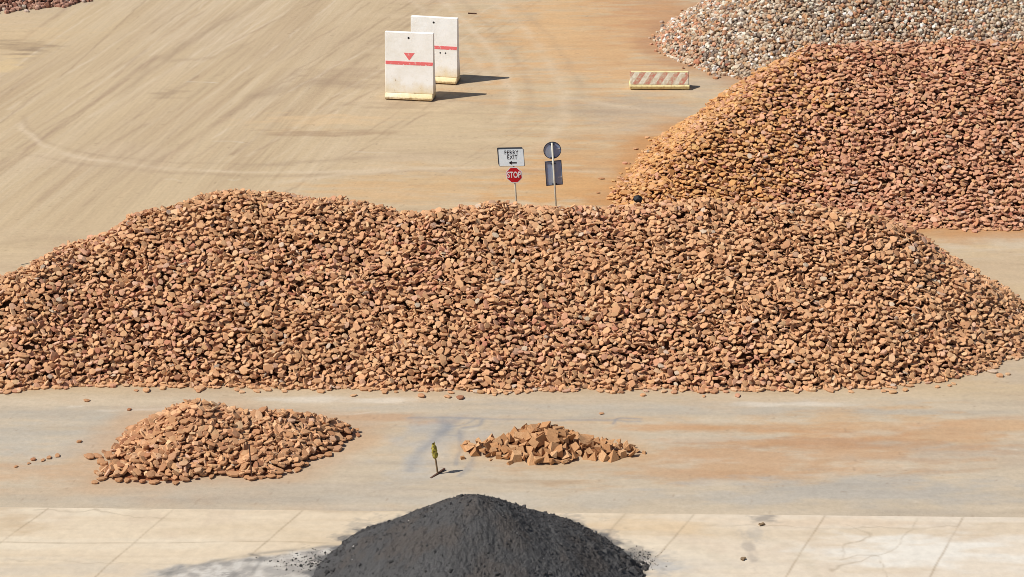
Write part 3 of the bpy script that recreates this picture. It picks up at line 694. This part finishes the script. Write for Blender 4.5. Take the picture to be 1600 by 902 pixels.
def blast_wall(px, py, rz, label, H=2.95, W=2.12, tri=True, holes=True):
    gx, gy = G(px, py); r = empty('blast_wall', (gx, gy+.42, 0), (0, 0, rz))
    bm = bmesh.new(); hw = W/2
    fy = lambda z: -.26 + .16*(z-.3)/(H-.3)
    prism(bm, [(fy(.3), .3), (fy(H), H), (.09, H), (.14, 1.2), (.34, .3)], -hw, hw)
    bmesh.ops.bevel(bm, geom=bm.edges[:], offset=.015, segments=1, affect='EDGES')
    bm_obj('panel', bm, M_wall, r)
    bm = bmesh.new(); prism(bm, [(-.42, 0), (-.43, .10), (-.27, .30), (.35, .30), (.5, .12), (.5, 0)], -hw+.0, hw-.02)
    e = [x for x in bm.edges]; bmesh.ops.bevel(bm, geom=e, offset=.03, segments=2, affect='EDGES')
    bmesh.ops.subdivide_edges(bm, edges=[x for x in bm.edges if x.calc_length() > 1], cuts=14)
    for v in bm.verts:
        if v.co.z < .06 and v.co.y < 0: v.co.z += random.uniform(0, .035); v.co.y += random.uniform(0, .03)
    bm_obj('footing', bm, M_wall, r)
    def face_quad(pts, name, mat, par):
        bm = bmesh.new(); F = [bm.verts.new((x, fy(z)-.005, z)) for x, z in pts]; B = [bm.verts.new((x, fy(z)+.004, z)) for x, z in pts]
        bm.faces.new(F); bm.faces.new(B[::-1]); n = len(pts)
        for i in range(n): bm.faces.new((F[i], F[(i+1) % n], B[(i+1) % n], B[i]))
        return bm_obj(name, bm, mat, par)
    zs = 1.54
    face_quad([(-hw+.02, zs), (hw-.02, zs), (hw-.02, zs+.15), (-hw+.02, zs+.15)], 'red_stripe', M_stripe, r)
    if tri: face_quad([(-.24, zs+.53), (0, zs+.2), (.24, zs+.53)], 'red_triangle', M_stripe, r)
    bm = bmesh.new(); tube(bm, (-.02, fy(2.72)+.03, 2.72), (-.02, fy(2.72)-.008, 2.72), .045); bm_obj('lifting_hole_shade', bm, M_hole_shade, r)  # no hole is cut; a black disc on the face carries its shade
    if not tri:
        for xx in (.28, .52):
            bm = bmesh.new(); tube(bm, (xx, fy(1.4)+.03, 1.38), (xx, fy(1.4)-.008, 1.38), .035); bm_obj('lifting_hole_shade', bm, M_hole_shade, r)
    return tag(r, label, 'concrete wall', 'white blast walls')
blast_wall(641, 158, R(-9), 'front one of two white concrete walls, with red triangle above its red stripe')
blast_wall(680, 131.5, R(-12), 'rear one of two white concrete walls, partly hidden behind the one with the triangle', tri=False, H=2.95)

# striped low barrier
def barrier():
    gx, gy = G(1030.5, 140); r = empty('road_barrier', (gx, gy+.3, 0), (0, 0, R(-1))); L = 2.62
    t = NT('striped_worn_paint', .8, .2); tc = t.n('ShaderNodeTexCoord'); sp = t.n('ShaderNodeSeparateXYZ'); t.l(tc.outputs['Object'], sp.inputs[0])
    ph = t.math('FRACT', t.math('ADD', t.math('MULTIPLY', t.math('SUBTRACT', sp.outputs[0], t.math('MULTIPLY', sp.outputs[2], .75)), 1/.50), 10.28))
    m = t.ramp(t.math('ADD', ph, t.math('MULTIPLY', t.noise(7, 4, .6), .12)), .54, .56)
    c = t.mix(m, S(226, 218, 198, .85), S(194, 126, 106, .85)); c = t.mix(t.ramp(t.noise(8, 6, .75), 0.44, .58), c, S(206, 188, 160, .8))
    t.color(c); t.bump(t.noise(20, 5, .7), .5, .03); M1 = t.m
    M2 = worn('cream_worn_paint', S(248, 234, 176, .85), S(196, 160, 116, .8), .5, .68)
    bm = bmesh.new(); prism(bm, [(-.40, .235), (-.12, .72), (.10, .72), (.30, .235)], -L/2+.02, L/2-.03); bmesh.ops.bevel(bm, geom=bm.edges[:], offset=.02, segments=2, affect='EDGES'); bm_obj('striped_face', bm, M1, r)
    bm = bmesh.new(); prism(bm, [(-.40, .04), (-.45, .19), (-.41, .24), (.33, .24), (.36, .19), (.33, .04)], -L/2, L/2); bmesh.ops.bevel(bm, geom=bm.edges[:], offset=.02, segments=2, affect='EDGES')
    bm_obj('plinth', bm, M2, r)
    for xx in (-1.1, 0.0, 1.13):
        bm = bmesh.new(); box(bm, (xx, 0, .021), (.3, .6, .042)); bm_obj('foot_block', bm, M2, r)
    bm = bmesh.new(); box(bm, (0, -.01, .727), (L-.1, .18, .012)); bm_obj('top_ledge', bm, M2, r)
    tag(r, 'low concrete barrier with worn red and white diagonal stripes', 'barrier')
barrier()

# ------------------------------------------------------------------ road signs
def text_mesh(name, txt, size, mat, parent, loc, bold=.0, sx=1.0, spacing=1.0):
    cu = bpy.data.curves.new(name, 'FONT'); cu.body = txt; cu.size = size; cu.align_x = 'CENTER'; cu.align_y = 'CENTER'; cu.extrude = .004; cu.offset = bold; cu.space_character = spacing
    to = bpy.data.objects.new('tmp', cu); COL.objects.link(to); bpy.context.view_layer.update()
    me = bpy.data.meshes.new_from_object(to.evaluated_get(bpy.context.evaluated_depsgraph_get())); bpy.data.objects.remove(to); bpy.data.curves.remove(cu)
    me.name = name; me.materials.clear(); me.materials.append(mat)
    me.transform(Matrix.Rotation(R(90), 4, 'X') @ Matrix.Diagonal((sx, 1, 1, 1)))
    o = link(name, me, parent); o.location = loc; return o
def plate(bm, w_, h, t, c, r=.03):
    pts = []
    for sx, sz, a0 in ((1, 1, 0), (-1, 1, 90), (-1, -1, 180), (1, -1, 270)):
        for k in range(4):
            a = R(a0+30*k); pts.append((c[0]+sx*(w_/2-r)+r*math.cos(a), c[2]+sz*(h/2-r)+r*math.sin(a)))
    prism(bm, pts, c[1]-t/2, c[1]+t/2, 'y')
def ngon(n, r, c, rot=0): return [(c[0]+r*math.cos(rot+2*math.pi*k/n), c[1]+r*math.sin(rot+2*math.pi*k/n)) for k in range(n)]
# stop + ferry sign: board centre seen at (801,248), stop plate at (803,275), pole foot behind the heap
SY = 72.2
def at_y(px, py, Y):                    # point seen at photo position px,py at distance Y
    z = CAM_H - ratio(py)*Y; depth = Y*math.cos(PITCH)+(CAM_H-z)*math.sin(PITCH); return (px-800)/FPX*depth, z
x_s, z_s = at_y(803.3, 274.5, SY); print('stop z', z_s)
lean = R(4.2)
r = empty('road_sign', (x_s+math.tan(lean)*z_s, SY+.05, 0), (0, -lean, R(-10)))
Lp = z_s/math.cos(lean)
bm = bmesh.new(); tube(bm, (0, .03, 0), (0, .03, Lp+.88), .032, n=14); bm_obj('pole', bm, M_pole, r, True)
bm = bmesh.new(); prism(bm, ngon(8, .318, (0, Lp), R(22.5)), -.022, -.004, 'y'); st = bm_obj('stop_plate', bm, M_white, r)
bm = bmesh.new(); prism(bm, ngon(8, .288, (0, Lp), R(22.5)), -.027, -.022+.001, 'y'); bm_obj('red_field', bm, M_red, st)
text_mesh('lettering', 'STOP', .315, M_white, st, (0, -.030, Lp), .007, .66)
bz = Lp+.655
bm = bmesh.new(); plate(bm, .93, .655, .02, (-.05, -.014, bz)); bd = bm_obj('direction_board', bm, M_rim, r)
bm = bmesh.new(); plate(bm, .895, .62, .006, (-.05, -.026, bz)); bm_obj('white_face', bm, M_signwhite, bd)
text_mesh('lettering', 'FERRY', .21, M_black, bd, (-.04, -.031, bz+.19), 0.0012, .78, 1.16)
text_mesh('lettering', 'EXIT', .21, M_black, bd, (-.02, -.031, bz+.01), 0.0012, .78, 1.16)
bm = bmesh.new(); prism(bm, [(-.16, bz-.19), (-.04, bz-.115), (-.06, bz-.17), (.13, bz-.17), (.13, bz-.21), (-.06, bz-.21), (-.04, bz-.265)], -.036, -.028, 'y'); bm_obj('arrow', bm, M_black, bd)
bm = bmesh.new(); plate(bm, .92, .64, .02, (-.105, .085, bz+.028)); bb = bm_obj('rear_board', bm, M_signdark, r)
bm = bmesh.new(); [box(bm, (0, .035, q), (.1, .085, .03)) for q in (bz-.15, bz+.17, Lp)]; bm_obj('clamp', bm, M_galv, r)
tag(r, 'road sign with FERRY EXIT arrow board above a red STOP octagon', 'road sign')
# sign seen from the back
x_c, z_c = at_y(863, 235, SY)
lean2 = R(4.0)
r = empty('road_sign', (x_c+math.tan(lean2)*z_c, SY, 0), (0, -lean2, R(4))); Lc = z_c/math.cos(lean2)
bm = bmesh.new(); tube(bm, (0, -.03, 0), (0, -.03, Lc+.29), .034, n=14); bm_obj('pole', bm, M_pole, r, True)
bm = bmesh.new(); prism(bm, ngon(40, .31, (0, Lc)), .012, .03, 'y'); dc = bm_obj('round_plate', bm, M_signback, r)
bm = bmesh.new()
o1, o2 = ngon(40, .318, (0, Lc)), ngon(40, .298, (0, Lc))
for i in range(40):
    j = (i+1) % 40; q = [o1[i], o1[j], o2[j], o2[i]]; prism(bm, q, -.002, .034, 'y')
bm_obj('rim', bm, M_signdark, dc)
pz = Lc-.855
bm = bmesh.new(); plate(bm, .60, .92, .016, (.0, .02, pz), .02); rp = bm_obj('square_plate', bm, M_signback, r)
bm = bmesh.new(); box(bm, (.29, .006, pz), (.02, .03, .9)); box(bm, (-.29, .006, pz), (.02, .03, .9)); box(bm, (0, .006, pz+.45), (.6, .03, .02)); box(bm, (0, .006, pz-.45), (.6, .03, .02)); bm_obj('rim', bm, M_signdark, rp)
for q, par in ((Lc+.04, dc), (pz-.17, rp)):
    bm = bmesh.new(); box(bm, (.21, .006, q), (.13, .006, .035)); bm_obj('sticker', bm, M_white, par)
for q in (Lc+.24, Lc-.26, pz+.36, pz-.40):
    bm = bmesh.new(); box(bm, (0, -.012, q), (.17, .05, .03)); bm_obj('clamp', bm, M_signdark, r)
tag(r, 'back of a road sign with round plate above a rectangular plate', 'road sign')

# ------------------------------------------------------------------ stake with cloth, rod, wire, small debris
gx, gy = G(684, 741)
r = empty('marker_stake', (gx, gy, 0), (R(2), R(-6.5), 0))
bm = bmesh.new(); tube(bm, (0, 0, -.02), (0, 0, .92), .027, .024, 8); bm_obj('stake', bm, M_wood, r)
bm = bmesh.new(); box(bm, (0, 0, .02), (.05, .62, .04), Matrix.Rotation(R(-38), 3, 'Z')); bm_obj('foot_bar', bm, M_rust, r)
bm = bmesh.new(); rr = random.Random(4); rings = []
for k in range(9):
    t = k/8; z = .52+.44*t; R0 = .045+.035*math.sin(math.pi*min(1, t*.9+.12))
    rings.append([bm.verts.new((math.cos(a)*R0*1.0*rr.uniform(.75, 1.25), math.sin(a)*R0*rr.uniform(.7, 1.2), z+rr.uniform(-.02, .02)+(.05*(math.cos(a) > .2) if k == 8 else 0))) for a in [2*math.pi*i/9 for i in range(9)]])
for k in range(8):
    for i in range(9): bm.faces.new((rings[k][i], rings[k][(i+1) % 9], rings[k+1][(i+1) % 9], rings[k+1][i]))
bm.faces.new(rings[0][::-1])
bm_obj('cloth_flag', bm, M_cloth, r)
tag(r, 'leaning wooden stake with olive green cloth tied to its top', 'marker stake')
gx, gy = G(394, 749)
r = empty('iron_rod', (gx, gy, 0), (0, R(-2), 0))
bm = bmesh.new(); tube(bm, (0, 0, 0), (0, 0, 1.08), .018, .018, 8); bm_obj('rod', bm, M_rust, r)
bm = bmesh.new(); tube(bm, (0, 0, 0), (0, 0, .02), .07, .05, 10); bm_obj('base', bm, M_rust, r)
tag(r, 'thin dark rusty rod standing in front of the small left heap', 'rod')
bm = bmesh.new(); p = [at_y(*q, 63.6) for q in ((33, 414), (46, 411), (62, 410), (80, 412))]
for a, b in zip(p[:-1], p[1:]): tube(bm, (a[0], 63.6, a[1]), (b[0], 63.6, b[1]), .012, n=6)
tag(bm_obj('wire', bm, M_wire), 'bent grey wire poking out of the left crest of the wide heap', 'wire')
px0, pz0 = at_y(997, 313, 65.2); bm = bmesh.new(); bmesh.ops.create_icosphere(bm, subdivisions=2, radius=.145)
for v in bm.verts: v.co = Vector((v.co.x*1.15, v.co.y*.9, v.co.z*.85)) + Vector([random.uniform(-.025, .025) for _ in range(3)])
o = bm_obj('black_lump', bm, M_black); o.location = (px0, 65.2, pz0+.03); tag(o, 'black lump on the crest of the wide heap where the reddish heap meets it', 'lump')
for px, py, L, an, lb in [(738, 22, .42, -.1, 'dark stick lying on the yard right of the rear white wall'), (1190, 821, .14, .4, 'small dark rubble piece by the chipped slab joint at right'), (1161, 875, .12, .9, 'tiny dark rubble piece lower on the chipped slab joint')]:
    gx, gy = G(px, py); bm = bmesh.new(); box(bm, (0, 0, .035), (L, .09, .05), Matrix.Rotation(an, 3, 'Z')); bmesh.ops.subdivide_edges(bm, edges=bm.edges[:], cuts=2)
    for v in bm.verts: v.co += Vector([random.uniform(-.012, .012) for _ in range(3)])
    o = bm_obj('debris_piece', bm, M_wood if L < .3 else M_rust); o.location = (gx, gy, 0); tag(o, lb, 'debris')
